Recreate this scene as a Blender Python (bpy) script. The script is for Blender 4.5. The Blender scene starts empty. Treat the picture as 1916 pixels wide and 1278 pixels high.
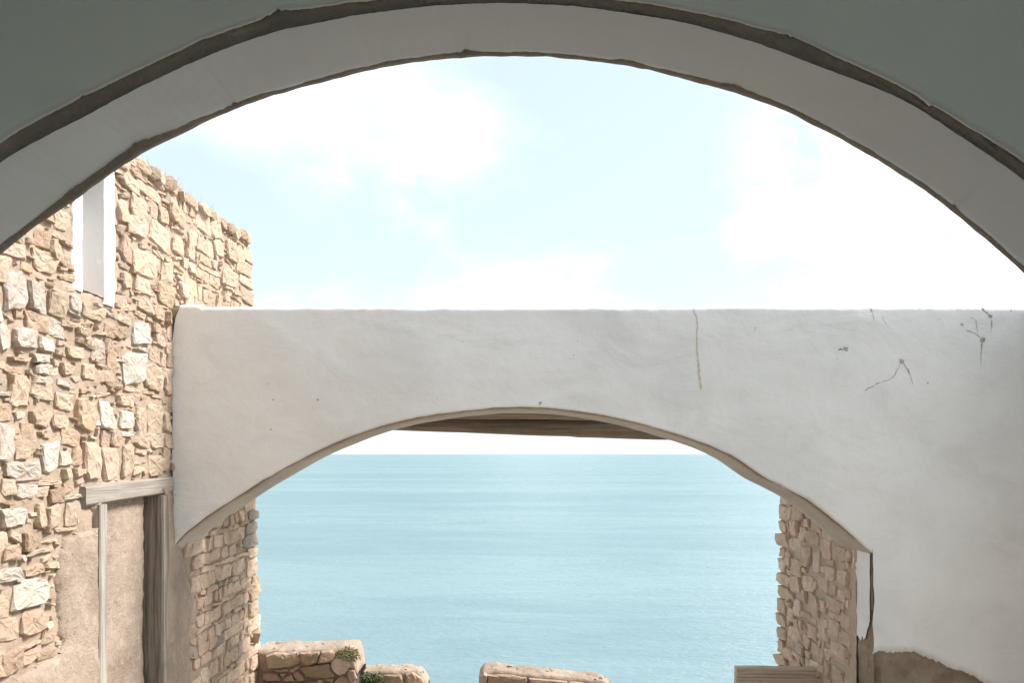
import bpy, math, random
import numpy as np
from mathutils import Vector, noise

scene = bpy.context.scene
COL = scene.collection
EZ = 2.6            # eye height above the courtyard ground
F = 1490.0          # focal length in photo pixels (28 mm on a 36 mm frame)
CX, HY = 958.0, 850.0

# ------------------------------------------------------------------ camera
cam_d = bpy.data.cameras.new("camera")
cam_d.sensor_width = 36.0
cam_d.lens = 28.0
cam_d.shift_y = (HY - 639.0) / 1916.0
cam_d.clip_start = 0.05
cam_d.clip_end = 60000
cam = bpy.data.objects.new("camera", cam_d)
cam.location = (0, 0, EZ)
cam.rotation_euler = (math.radians(90), 0, 0)
COL.objects.link(cam)
scene.camera = cam

# ------------------------------------------------------------------ light
SUN_AZ, SUN_EL = math.radians(80), math.radians(46)      # azimuth from +Y (sea) towards +X
sun_dir = Vector((math.sin(SUN_AZ) * math.cos(SUN_EL), math.cos(SUN_AZ) * math.cos(SUN_EL), math.sin(SUN_EL)))
sun_d = bpy.data.lights.new("sun", 'SUN')
sun_d.energy = 1.5
sun_d.angle = math.radians(16)
sun_d.color = (1.0, 0.965, 0.915)
sun = bpy.data.objects.new("sun", sun_d)
sun.rotation_euler = (-sun_dir).to_track_quat('-Z', 'Y').to_euler()
sun.location = sun_dir * 60
COL.objects.link(sun)

scene.view_settings.view_transform = 'Standard'
scene.view_settings.look = 'None'
scene.view_settings.gamma = 1.0
scene.view_settings.use_curve_mapping = False
scene.view_settings.exposure = 2.28
scene.cycles.max_bounces = 10
scene.cycles.diffuse_bounces = 6


class NT:
    """small helper for node trees"""
    def __init__(self, tree):
        self.t = tree
        tree.nodes.clear()

    def n(self, kind, **kw):
        nd = self.t.nodes.new(kind)
        ins = kw.pop('i', {})
        for k, v in kw.items():
            setattr(nd, k, v)
        for k, v in ins.items():
            s = nd.inputs[k]
            if isinstance(v, bpy.types.NodeSocket):
                self.t.links.new(v, s)
            else:
                s.default_value = v
        return nd

    def math(self, op, a, b=0.0, clamp=False):
        return self.n('ShaderNodeMath', operation=op, use_clamp=clamp, i={0: a, 1: b}).outputs[0]

    def ramp(self, v, lo, hi, a=0.0, b=1.0, smooth=True):
        return self.n('ShaderNodeMapRange', interpolation_type='SMOOTHSTEP' if smooth else 'LINEAR',
                      i={0: v, 1: lo, 2: hi, 3: a, 4: b}).outputs[0]

    def mix(self, f, a, b, blend='MIX'):
        m = self.n('ShaderNodeMix', data_type='RGBA', blend_type=blend)
        for k, v in ((0, f), (6, a), (7, b)):
            if isinstance(v, bpy.types.NodeSocket):
                self.t.links.new(v, m.inputs[k])
            else:
                m.inputs[k].default_value = v if k == 0 else (*v, 1.0)
        return m.outputs[2]

    def noise(self, vec, scale, detail=4.0, rough=0.55, dist=0.0):
        return self.n('ShaderNodeTexNoise', i={'Vector': vec, 'Scale': scale, 'Detail': detail,
                                               'Roughness': rough, 'Distortion': dist}).outputs['Fac']


# ------------------------------------------------------------------ world: hazy sky with soft cloud
world = bpy.data.worlds.new("World")
scene.world = world
world.use_nodes = True
w = NT(world.node_tree)
sky = w.n('ShaderNodeTexSky', sky_type='NISHITA', sun_disc=False, sun_elevation=SUN_EL, sun_rotation=SUN_AZ,
          air_density=1.0, dust_density=1.6, ozone_density=1.0, altitude=0.0)
gen = w.n('ShaderNodeTexCoord').outputs['Generated']
sep = w.n('ShaderNodeSeparateXYZ', i={0: gen})
zz = w.math('ADD', w.math('MAXIMUM', sep.outputs[2], 0.0), 0.34)
cx_ = w.math('DIVIDE', sep.outputs[0], zz)
cy_ = w.math('DIVIDE', sep.outputs[1], zz)
cvec = w.n('ShaderNodeCombineXYZ', i={0: cx_, 1: cy_, 2: 3.7}).outputs[0]
c1 = w.noise(cvec, 1.35, 8.0, 0.56, 0.5)
c2 = w.noise(cvec, 0.55, 2.0, 0.5)
cl = w.math('ADD', w.math('MULTIPLY', c1, 0.72), w.math('MULTIPLY', c2, 0.40))


def lobe(vec, amount, lo, hi):
    v = Vector(vec).normalized()
    d = w.n('ShaderNodeVectorMath', operation='DOT_PRODUCT', i={0: gen, 1: tuple(v)}).outputs['Value']
    return w.math('MULTIPLY', w.ramp(d, lo, hi), amount)


# a clearer stretch over the sea with banks of cloud where the photograph has them
cl = w.math('SUBTRACT', cl, lobe((-0.12, 1.0, 0.36), 0.145, 0.86, 0.985))
cl = w.math('ADD', cl, lobe((0.46, 1.0, 0.30), 0.09, 0.90, 0.995))
cl = w.math('ADD', cl, lobe((-0.20, 1.0, 0.48), 0.16, 0.975, 0.999))
cl = w.math('ADD', cl, lobe((0.02, 1.0, 0.24), 0.14, 0.975, 0.999))
cl = w.math('ADD', cl, lobe((0.60, 1.0, 0.15), 0.20, 0.94, 0.998))
cl = w.math('ADD', cl, w.ramp(sep.outputs[2], 0.28, 0.10, 0.0, 0.24))
cov = w.ramp(cl, 0.50, 1.30)
shade = w.noise(cvec, 2.1, 5.0, 0.55, 0.2)
ccol = w.mix(w.ramp(shade, 0.47, 0.60), (13.5, 13.6, 13.8), (2.1, 2.25, 2.5))
veil = w.mix(0.82, sky.outputs[0], (1.60, 1.86, 1.81))
full = w.mix(cov, veil, ccol)
full = w.mix(w.ramp(sep.outputs[2], 0.15, 0.005, 0.0, 0.92), full, (2.25, 2.5, 2.58))     # haze along the horizon
bg = w.n('ShaderNodeBackground', i={'Color': full, 'Strength': 0.10})
out = w.n('ShaderNodeOutputWorld', i={'Surface': bg.outputs[0]})


# ------------------------------------------------------------------ materials
def new_mat(name):
    m = bpy.data.materials.new(name)
    m.use_nodes = True
    return m, NT(m.node_tree)


def finish(t, col, rough, height=None, strength=0.4, dist=0.02, spec=0.25):
    ins = {'Base Color': col, 'Roughness': rough, 'Specular IOR Level': spec}
    if height is not None:
        ins['Normal'] = t.n('ShaderNodeBump', i={'Height': height, 'Strength': strength, 'Distance': dist}).outputs[0]
    b = t.n('ShaderNodeBsdfPrincipled', i=ins)
    t.n('ShaderNodeOutputMaterial', i={'Surface': b.outputs[0]})


def plaster_mat(name, base, stain_shade, warm, amt=0.35, trowel=0.35):
    m, t = new_mat(name)
    p = t.n('ShaderNodeTexCoord').outputs['Object']
    big = t.noise(p, 0.9, 5.0, 0.6)
    mid = t.noise(p, 5.0, 6.0, 0.6)
    stretched = t.n('ShaderNodeMapping', i={'Vector': p, 'Scale': (1.0, 1.0, 1.5), 'Rotation': (0, 0.5, 0)}).outputs[0]
    tr = t.noise(stretched, 1.9, 5.0, 0.55, 0.8)
    fine = t.noise(p, 60.0, 4.0, 0.6)
    c = t.mix(t.ramp(big, 0.38, 0.66, 0.0, amt), base, stain_shade)
    c = t.mix(t.ramp(mid, 0.52, 0.78, 0.0, amt * 0.7), c, warm)
    c = t.mix(t.ramp(tr, 0.52, 0.74, 0.0, amt * 0.5), c, tuple(x * 0.88 for x in stain_shade))  # trowel relief shading painted into the colour as darker streaks
    spots = t.ramp(t.noise(p, 17.0, 3.0, 0.5), 0.70, 0.78, 0.0, amt * 0.5)
    c = t.mix(spots, c, tuple(x * 0.72 for x in stain_shade))
    h = t.math('ADD', t.math('MULTIPLY', tr, 1.0), t.math('MULTIPLY', fine, 0.06))
    h = t.math('ADD', h, t.math('MULTIPLY', t.noise(p, 11.0, 5.0, 0.6), 0.35))
    finish(t, c, 0.88, h, trowel, 0.025, 0.15)
    return m


def mud_mat(name, a, b, light, strength=0.6, spec=0.1):
    m, t = new_mat(name)
    p = t.n('ShaderNodeTexCoord').outputs['Object']
    n1 = t.noise(p, 2.2, 6.0, 0.6)
    n2 = t.noise(p, 14.0, 8.0, 0.66)
    n3 = t.noise(p, 70.0, 5.0, 0.65)
    c = t.mix(t.ramp(n1, 0.35, 0.65), a, b)
    c = t.mix(t.ramp(n2, 0.50, 0.74, 0.0, 0.6), c, light)
    pits = t.ramp(t.noise(p, 26.0, 4.0, 0.6), 0.30, 0.40, 0.45, 0.0)
    c = t.mix(pits, c, tuple(x * 0.62 for x in a))
    h = t.math('ADD', n2, t.math('MULTIPLY', n3, 0.35))
    finish(t, c, 0.95, h, strength, 0.03, spec)
    return m


def stone_mat():
    m, t = new_mat("rubble_stone")
    p = t.n('ShaderNodeTexCoord').outputs['Object']
    at = t.n('ShaderNodeAttribute', attribute_name='tone').outputs['Color']
    n1 = t.noise(p, 9.0, 7.0, 0.65)
    n2 = t.noise(p, 38.0, 6.0, 0.65)
    c = t.mix(t.ramp(n1, 0.35, 0.70, 0.0, 0.55), at, (0.38, 0.28, 0.20))
    c = t.mix(t.ramp(n2, 0.52, 0.74, 0.0, 0.45), c, (0.56, 0.475, 0.385))
    c = t.mix(t.ramp(t.noise(p, 22.0, 4.0, 0.6), 0.66, 0.76, 0.0, 0.5), c, (0.30, 0.21, 0.145))
    h = t.math('ADD', t.noise(p, 24.0, 8.0, 0.66), t.math('MULTIPLY', n2, 0.3))
    finish(t, c, 0.93, h, 0.75, 0.02, 0.15)
    return m


def wood_mat(name, a, b, axis, strength=0.5):
    m, t = new_mat(name)
    p = t.n('ShaderNodeTexCoord').outputs['Object']
    sc = [22.0, 22.0, 22.0]
    sc[axis] = 0.9
    q = t.n('ShaderNodeMapping', i={'Vector': p, 'Scale': tuple(sc)}).outputs[0]
    g = t.noise(q, 1.6, 6.0, 0.6, 0.8)
    g2 = t.noise(q, 6.0, 4.0, 0.6)
    c = t.mix(t.ramp(g, 0.34, 0.66), a, b)
    c = t.mix(t.ramp(t.noise(p, 4.0, 4.0, 0.6), 0.5, 0.75, 0.0, 0.5), c, tuple(x * 0.7 for x in a))
    h = t.math('ADD', g, t.math('MULTIPLY', g2, 0.4))
    finish(t, c, 0.85, h, strength, 0.012, 0.2)
    return m


def plain_mat(name, col, rough=0.9, var=0.35):
    m, t = new_mat(name)
    p = t.n('ShaderNodeTexCoord').outputs['Object']
    n1 = t.noise(p, 30.0, 4.0, 0.6)
    c = t.mix(t.ramp(n1, 0.35, 0.65, 0.0, 1.0), tuple(x * (1 - var) for x in col), tuple(min(1, x * (1 + var)) for x in col))
    finish(t, c, rough)
    return m


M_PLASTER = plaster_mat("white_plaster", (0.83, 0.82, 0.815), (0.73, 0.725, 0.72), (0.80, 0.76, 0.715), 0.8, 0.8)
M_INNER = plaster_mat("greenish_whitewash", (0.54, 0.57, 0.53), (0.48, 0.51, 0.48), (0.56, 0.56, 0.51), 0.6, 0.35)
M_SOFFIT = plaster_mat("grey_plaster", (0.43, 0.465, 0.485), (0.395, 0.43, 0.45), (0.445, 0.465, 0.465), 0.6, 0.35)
M_TAUPE = mud_mat("taupe_plaster", (0.44, 0.385, 0.33), (0.53, 0.475, 0.415), (0.58, 0.535, 0.475), 0.4)
M_MUD = mud_mat("mud_mortar", (0.37, 0.285, 0.22), (0.43, 0.335, 0.26), (0.49, 0.39, 0.31))
M_MUDPALE = mud_mat("pale_mud_render", (0.285, 0.22, 0.17), (0.395, 0.313, 0.25), (0.50, 0.425, 0.36), 0.7)
M_CORE = mud_mat("brown_mud_core", (0.29, 0.225, 0.17), (0.36, 0.285, 0.22), (0.43, 0.355, 0.285), 0.8)
M_RIM = mud_mat("dark_broken_render", (0.205, 0.185, 0.158), (0.265, 0.24, 0.21), (0.32, 0.295, 0.26), 0.9)
M_STONE = stone_mat()
M_GREYWOOD = wood_mat("weathered_grey_wood_upright", (0.25, 0.215, 0.185), (0.43, 0.385, 0.34), 2)
M_GREYWOOD_Y = wood_mat("weathered_grey_wood_level", (0.26, 0.228, 0.198), (0.36, 0.322, 0.283), 1)
M_POST = wood_mat("shade_darkened_post", (0.15, 0.125, 0.103), (0.33, 0.285, 0.245), 2, 0.8)  # grey post wood darkened to carry the shade on its reveal side
M_DARKWOOD = wood_mat("dark_log_wood", (0.18, 0.145, 0.11), (0.30, 0.245, 0.195), 0)
M_BOARD = wood_mat("roof_board_wood", (0.10, 0.08, 0.06), (0.17, 0.135, 0.105), 1)
M_BEAM = wood_mat("pale_brown_beam_wood", (0.46, 0.37, 0.30), (0.64, 0.53, 0.45), 0, 0.8)
M_CRACK = plain_mat("exposed_render", (0.40, 0.37, 0.325))
M_RUST = plain_mat("rust_stain", (0.60, 0.51, 0.40), 0.9, 0.12)
M_LEAF = plain_mat("leaf_green", (0.11, 0.145, 0.07), 0.7)
M_LEAFY = plain_mat("leaf_yellow_green", (0.34, 0.31, 0.17), 0.8)
M_DRY = plain_mat("dry_grass", (0.42, 0.33, 0.20), 0.9)


# ------------------------------------------------------------------ mesh helpers
def fbm(x, y, z, octv=3):
    s, a = 0.0, 1.0
    for k in range(octv):
        s += a * noise.noise(Vector((x, y, z)))
        x, y, z, a = x * 2.03 + 7.1, y * 2.03 + 3.3, z * 2.03 + 1.7, a * 0.5
    return s


def link(name, verts, faces, mat, parent=None, smooth=True, tones=None, mats=None, fmat=None):
    me = bpy.data.meshes.new(name)
    me.from_pydata([tuple(v) for v in verts], [], faces)
    if mats:
        for mm in mats:
            me.materials.append(mm)
        me.polygons.foreach_set('material_index', fmat)
    else:
        me.materials.append(mat)
    me.polygons.foreach_set('use_smooth', [smooth] * len(me.polygons))
    if tones is not None:
        a = me.color_attributes.new('tone', 'FLOAT_COLOR', 'POINT')
        a.data.foreach_set('color', np.asarray(tones, dtype=np.float32).ravel())
    me.validate()
    me.update()
    o = bpy.data.objects.new(name, me)
    COL.objects.link(o)
    if parent:
        o.parent = parent
        o.matrix_parent_inverse = parent.matrix_world.inverted()
    return o


def tag(o, label=None, cat=None, group=None, kind=None):
    for k, v in (('label', label), ('category', cat), ('group', group), ('kind', kind)):
        if v:
            o[k] = v
    return o


def thing(name, label, cat, loc=(0, 0, 0), group=None):
    o = bpy.data.objects.new(name, None)
    o.empty_display_size = 0.2
    COL.objects.link(o)
    o.location = loc
    bpy.context.view_layer.update()
    return tag(o, label, cat, group, 'thing')


def grid(rows, closed=False):
    """rows of equal length of points -> verts, quads"""
    n = len(rows[0])
    verts = [p for r in rows for p in r]
    faces = []
    for i in range(len(rows) - 1):
        for j in range(n - 1 if not closed else n):
            k = (j + 1) % n
            faces.append((i * n + j, i * n + k, (i + 1) * n + k, (i + 1) * n + j))
    return verts, faces


def merge(*parts):
    V, Fc = [], []
    for v, f in parts:
        b = len(V)
        V += list(v)
        Fc += [tuple(i + b for i in q) for q in f]
    return V, Fc


def box(x0, x1, y0, y1, z0, z1):
    v = [(x, y, z) for x in (x0, x1) for y in (y0, y1) for z in (z0, z1)]
    f = [(0, 1, 3, 2), (4, 6, 7, 5), (0, 4, 5, 1), (2, 3, 7, 6), (0, 2, 6, 4), (1, 5, 7, 3)]
    return v, f


def rough_beam(p0, p1, across, up, wa, wu, seed, n=14, jit=0.004, taper=0.0, bend=None):
    """a hewn timber: rounded rectangle section swept from p0 to p1 with wavering faces"""
    p0, p1, across, up = Vector(p0), Vector(p1), Vector(across), Vector(up)
    sec = [(-1, -.82), (-.82, -1), (-.3, -1), (.3, -1), (.82, -1), (1, -.82), (1, -.3), (1, .3), (1, .82), (.82, 1),
           (.3, 1), (-.3, 1), (-.82, 1), (-1, .82), (-1, .3), (-1, -.3)]
    rows = []
    for i in range(n + 1):
        t = i / n
        c = p0.lerp(p1, t)
        if bend:
            c = c + up * bend(t)
        r = []
        for k, (a, b) in enumerate(sec):
            q = 1 + jit * 8 * fbm(seed + t * 3.0, k * 0.9, seed * 1.7, 3)
            r.append(c + across * (a * wa * q * (1 - taper * t)) + up * (b * wu * q * (1 - taper * t)))
        rows.append(r)
    v, f = grid(rows, True)
    m = len(sec)
    f.append(tuple(range(m - 1, -1, -1)))
    f.append(tuple(range(n * m, n * m + m)))
    return v, f


def log(p0, p1, rad, seed, n=40, m=14, bend=None, wob=0.12, taper=0.0):
    p0, p1 = Vector(p0), Vector(p1)
    ax = (p1 - p0).normalized()
    up = Vector((0, 0, 1))
    si = ax.cross(up).normalized()
    rows = []
    for i in range(n + 1):
        t = i / n
        c = p0.lerp(p1, t) + up * (bend(t) if bend else 0.0)
        rows.append([c + (si * math.cos(a) + up * math.sin(a)) * rad * (1 - taper * (1 - t)) * (1 + wob * fbm(math.cos(a) * 1.2 + seed, math.sin(a) * 1.2, t * 7, 3))
                     for a in [2 * math.pi * k / m for k in range(m)]])
    v, f = grid(rows, True)
    f.append(tuple(range(m - 1, -1, -1)))
    f.append(tuple(range(n * m, n * m + m)))
    return v, f


def curve(points):
    """smooth interpolation (monotone-tangent hermite) through traced points"""
    xs = np.array([p[0] for p in points], float)
    ys = np.array([p[1] for p in points], float)
    d = np.diff(ys) / np.diff(xs)
    m = np.empty_like(ys)
    m[0], m[-1] = d[0], d[-1]
    m[1:-1] = (d[:-1] * np.diff(xs)[1:] + d[1:] * np.diff(xs)[:-1]) / (np.diff(xs)[1:] + np.diff(xs)[:-1])

    def f(x):
        x = min(max(x, xs[0]), xs[-1])
        i = int(min(max(np.searchsorted(xs, x) - 1, 0), len(xs) - 2))
        h = xs[i + 1] - xs[i]
        t = (x - xs[i]) / h
        return float((2 * t**3 - 3 * t**2 + 1) * ys[i] + (t**3 - 2 * t**2 + t) * h * m[i] +
                     (-2 * t**3 + 3 * t**2) * ys[i + 1] + (t**3 - t**2) * h * m[i + 1])
    return f


def at(px, py, D):
    """point at depth D behind a photo pixel"""
    return ((px - CX) / F * D, EZ + (HY - py) / F * D)


# ================================================================== SETTING
# sea
seaz = -11.0
me_v, me_f = [], []
ys = [14, 30, 60, 120, 260, 600, 1500, 5000, 14000, 40000]
rows = [[(s * (900 + y * 2.2), y, seaz) for s in np.linspace(-1, 1, 9)] for y in ys]
v, f = grid(rows)
m, t = new_mat("sea_water")
p = t.n('ShaderNodeTexCoord').outputs['Object']
mp = t.n('ShaderNodeMapping', i={'Vector': p, 'Scale': (0.35, 1.0, 1.0), 'Rotation': (0, 0, 0.12)}).outputs[0]
mp2 = t.n('ShaderNodeMapping', i={'Vector': p, 'Scale': (0.6, 1.0, 1.0), 'Rotation': (0, 0, -0.45)}).outputs[0]
mpl = t.n('ShaderNodeMapping', i={'Vector': p, 'Scale': (0.10, 1.0, 1.0), 'Rotation': (0, 0, 0.03)}).outputs[0]
wv = t.math('ADD', t.math('MULTIPLY', t.noise(mp, 0.55, 4.0, 0.6, 0.4), 1.0), t.math('MULTIPLY', t.noise(mp2, 2.2, 5.0, 0.62, 0.5), 0.55))
wv = t.math('ADD', wv, t.math('MULTIPLY', t.noise(mp, 0.12, 4.0, 0.6, 0.8), 1.1))
patch = t.noise(mpl, 0.022, 5.0, 0.62, 0.3)
patch2 = t.noise(mp, 0.10, 5.0, 0.65, 0.8)
pm = t.math('ADD', t.math('MULTIPLY', patch, 0.6), t.math('MULTIPLY', patch2, 0.4))
c = t.mix(t.ramp(pm, 0.38, 0.62), (0.118, 0.202, 0.226), (0.156, 0.242, 0.264))
rg = t.ramp(pm, 0.38, 0.62, 0.20, 0.30)
bump = t.n('ShaderNodeBump', i={'Height': wv, 'Strength': 0.6, 'Distance': 0.5}).outputs[0]
fr = t.n('ShaderNodeFresnel', i={'IOR': 1.33, 'Normal': bump}).outputs[0]
fac = t.ramp(fr, 0.02, 0.85, 0.215, 0.245, False)      # a wave-roughened sea never becomes a full mirror at the horizon
dif = t.n('ShaderNodeBsdfDiffuse', i={'Color': c, 'Normal': bump})
glo = t.n('ShaderNodeBsdfGlossy', i={'Color': (1, 1, 1, 1), 'Roughness': rg, 'Normal': bump})
b = t.n('ShaderNodeMixShader', i={0: fac, 1: dif.outputs[0], 2: glo.outputs[0]})
t.n('ShaderNodeOutputMaterial', i={'Surface': b.outputs[0]})
tag(link('sea', v, f, m), kind='structure')

# ground: the courtyard terrace, then the slope down below the water
prof = [(-9, 0), (-3, 0), (0, 0), (3, 0), (6, 0), (8.2, 0), (9.4, -0.2), (11, -1.6), (14, -4.5), (20, -9.0), (26, -13.0), (34, -16)]
yy = []
for (a, za), (b_, zb) in zip(prof[:-1], prof[1:]):
    for k in range(6):
        q = k / 6
        yy.append((a + (b_ - a) * q, za + (zb - za) * q))
yy.append(prof[-1])
rows = [[(x, y, z + (0.05 if y < 9 else 0.4) * fbm(x * 0.6, y * 0.6, 2.0, 4)) for x in np.linspace(-40, 40, 90)] for y, z in yy]
v, f = grid(rows)
tag(link('ground', v, f, mud_mat("sandy_earth", (0.46, 0.40, 0.335), (0.53, 0.47, 0.40), (0.57, 0.51, 0.44))), kind='structure')

# the covered room the photograph was taken from (outside the frame except for its arch)
v, f = merge(box(-3.0, 4.2, -4.2, 2.98, 0.85, 1.0))
tag(link('room_floor', v, f, M_MUDPALE), kind='structure')
v, f = box(-3.0, 4.2, -4.2, 3.0, EZ + 1.95, EZ + 2.15)
tag(link('ceiling', v, f, M_INNER), kind='structure')
v, f = merge(box(-3.0, -2.72, -4.2, 2.58, 0.0, EZ + 1.95), box(3.9, 4.2, -4.2, 2.58, 0.0, EZ + 1.95),
             box(-2.72, -2.2, -4.2, -3.9, 0.0, EZ + 1.95), box(3.4, 3.9, -4.2, -3.9, 0.0, EZ + 1.95))
tag(link('room_walls', v, f, M_INNER), kind='structure')

# ================================================================== NEAR ARCH
DN0, DN1 = 2.60, 3.00
near = thing('arched_wall', 'dim grey green plastered wall with a wide arch framing the whole view', 'wall', (0, DN0, 0),
             'plastered walls with an arch')
C1 = [(0, 263), (143, 184), (300, 107), (375, 74), (440, 48), (526, 22), (620, 6), (700, -4), (800, -13), (937, -18), (1080, -12),
      (1200, 2), (1302, 20), (1428, 51), (1525, 85), (1647, 140), (1725, 179), (1810, 232), (1916, 299)]
C2 = [(0, 287), (150, 205), (300, 128), (353, 103), (507, 47), (600, 27), (739, 4), (937, -8), (1100, 1), (1200, 14), (1294, 31),
      (1371, 53), (1460, 81), (1566, 122), (1721, 189), (1810, 246), (1916, 319)]
C3 = [(0, 469), (131, 368), (255, 280), (300, 258), (375, 227), (526, 172), (600, 150), (699, 125), (801, 109), (910, 101), (965, 101),
      (1075, 107), (1185, 121), (1294, 147), (1346, 159), (1444, 191), (1550, 242), (1647, 298), (1729, 351), (1831, 432), (1916, 508)]
C4 = [(0, 478), (150, 367), (263, 289), (323, 259), (451, 199), (601, 154), (699, 130), (801, 113), (910, 105), (965, 105), (1075, 110),
      (1185, 125), (1294, 151), (1346, 165), (1444, 197), (1550, 248), (1647, 303), (1729, 356), (1831, 437), (1916, 513)]


def arch_fn(pts, D):
    """world-space profile z(x) of an arch edge: the traced part, carried on outside the frame as a circle"""
    wp = [at(px, py, D) for px, py in pts]
    zt = max(z for _, z in wp)
    L, R = wp[0], wp[-1]
    cx = -0.038 * D / 2.6
    ext = []
    for side, P in ((-1, L), (1, R)):
        a, s = abs(P[0] - cx), zt - P[1]
        rad = (a * a + s * s) / (2 * s)
        xx = [P[0] + side * k for k in np.linspace(0.12, 2.50 - a if a < 2.5 else 0.3, 7)]
        ext.append([(x, zt - rad + math.sqrt(max(rad**2 - (x - cx)**2, 0.01))) for x in xx])
    allp = sorted(ext[0] + wp + ext[1])
    return curve(allp), allp[0][0], allp[-1][0]


f1, xa, xb = arch_fn(C1, DN0)
f2, _, _ = arch_fn(C2, DN0)
f3, _, _ = arch_fn(C3, DN1)
f4, _, _ = arch_fn(C4, DN1)
XL, XR = -2.5, 2.42
NXn = 520
xsn = np.linspace(XL, XR, NXn)


def jag(x, s, amp, seed):
    return amp * (fbm(x * s, seed, 0.3, 4) * 0.6 + 0.35 * fbm(x * s * 7, seed, 4.1, 3) + max(0.0, fbm(x * s * 0.45 + 9, seed + 4, 0.7, 2)) * 0.5)


e1 = [f1(x) + jag(x, 9, 0.006, 1.0) - 0.003 for x in xsn]
e2 = [min(f2(x) + jag(x, 6, 0.005, 2.0), e1[i] - 0.012) for i, x in enumerate(xsn)]
e4 = [f4(x) + 0.003 * fbm(x * 5, 2, 3, 3) for x in xsn]
e3 = [max(f3(x) + jag(x, 7, 0.0045, 5.0) - 0.002, e4[i] + 0.004) for i, x in enumerate(xsn)]
# local breaks of the plaster edge
for (pxc, wd, am) in ((520, 16, 0.020), (1480, 22, 0.012), (1740, 9, -0.012), (375, 10, 0.008), (150, 12, 0.006)):
    xc = at(pxc, 0, DN0)[0]
    for i, x in enumerate(xsn):
        e1[i] += am * math.exp(-abs((x - xc) / (wd / F * DN0))) * (1 + 1.1 * noise.noise(Vector((x * 75, 0, 0))))
for (pxc, wd, am) in ((875, 18, 0.012), (1370, 16, 0.012), (440, 22, 0.010), (265, 25, 0.012), (1165, 10, 0.006), (145, 15, 0.010), (1780, 6, 0.008)):
    xc = at(pxc, 0, DN1)[0]
    for i, x in enumerate(xsn):
        e3[i] += am * math.exp(-abs((x - xc) / (wd / F * DN1))) * (1 + 0.9 * noise.noise(Vector((x * 70, 4, 0))))


def nwav(x, z):
    return 0.006 * fbm(x * 1.1, z * 1.1, 4.0, 3)


ZT = EZ + 1.95
# plastered front with an opening that follows the broken edge
rows = []
for j in range(26):
    q = j / 25
    rows.append([(x, DN0 - 0.006 + nwav(x, e1[i] + (ZT - e1[i]) * q) * min(1, q * 6), e1[i] + (ZT - e1[i]) * q) for i, x in enumerate(xsn)])
rows.insert(0, [(x, DN0 + 0.012, e1[i] + 0.004) for i, x in enumerate(xsn)])
pf = grid(rows)
sides = merge(box(-3.0, XL, DN0 - 0.006, DN0 + 0.02, 0.0, ZT), box(XR, 4.2, DN0 - 0.006, DN0 + 0.02, 0.0, ZT))
v, f = merge(pf, sides)
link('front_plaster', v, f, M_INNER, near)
# broken brown edge between the front and the underside
rows = []
for k in range(7):
    q = k / 6
    rows.append([(x, DN0 + 0.010 + 0.030 * q + 0.006 * fbm(x * 14, q * 3, 1.0, 3) * (0.3 + math.sin(q * math.pi)),
                  (e1[i] + 0.012) * (1 - q) + (e2[i] + 0.001) * q + 0.004 * fbm(x * 22, q * 4, 8.0, 3) * math.sin(q * math.pi)) for i, x in enumerate(xsn)])
v, f = grid(rows)
link('broken_edge', v, f, M_RIM, near)
# plastered underside
rows = []
DNE = DN1 - 0.030
for k in range(15):
    q = k / 14
    y = DN0 + 0.034 + (DNE - DN0 - 0.034) * q
    rows.append([(x, y + (0.012 * fbm(x * 8, 5, 5, 3) if k == 14 else 0), e2[i] * (1 - q) + (e3[i]) * q - 0.004 + 0.004 * fbm(x * 1.5, y * 3, 2.0, 3) * math.sin(q * math.pi)) for i, x in enumerate(xsn)])
rows.append([(x, DNE + 0.004, e3[i] + 0.012) for i, x in enumerate(xsn)])
v, f = grid(rows)
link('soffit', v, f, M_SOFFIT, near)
# the body of the wall
rows = []
for (y, fn, dz) in ((DN0 + 0.045, e2, 0.012), (DN1 - 0.04, e3, 0.010), (DN1 - 0.02, e4, 0.002), (DN1, e4, 0.0), (DN1 + 0.004, e4, 0.02)):
    rows.append([(x, y, fn[i] + dz + 0.003 * fbm(x * 12, y * 9, 3, 3)) for i, x in enumerate(xsn)])
rows.append([(x, DN1 + 0.004, ZT + 0.2) for x in xsn])
rows.append([(x, DN0 + 0.045, ZT + 0.2) for x in xsn])
core = grid(rows)
v, f = merge(core, box(-3.0, XL, DN0 + 0.02, DN1, 0.0, ZT + 0.2), box(XR, 4.2, DN0 + 0.02, DN1, 0.0, ZT + 0.2))
link('wall_core', v, f, M_RIM, near)


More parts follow.
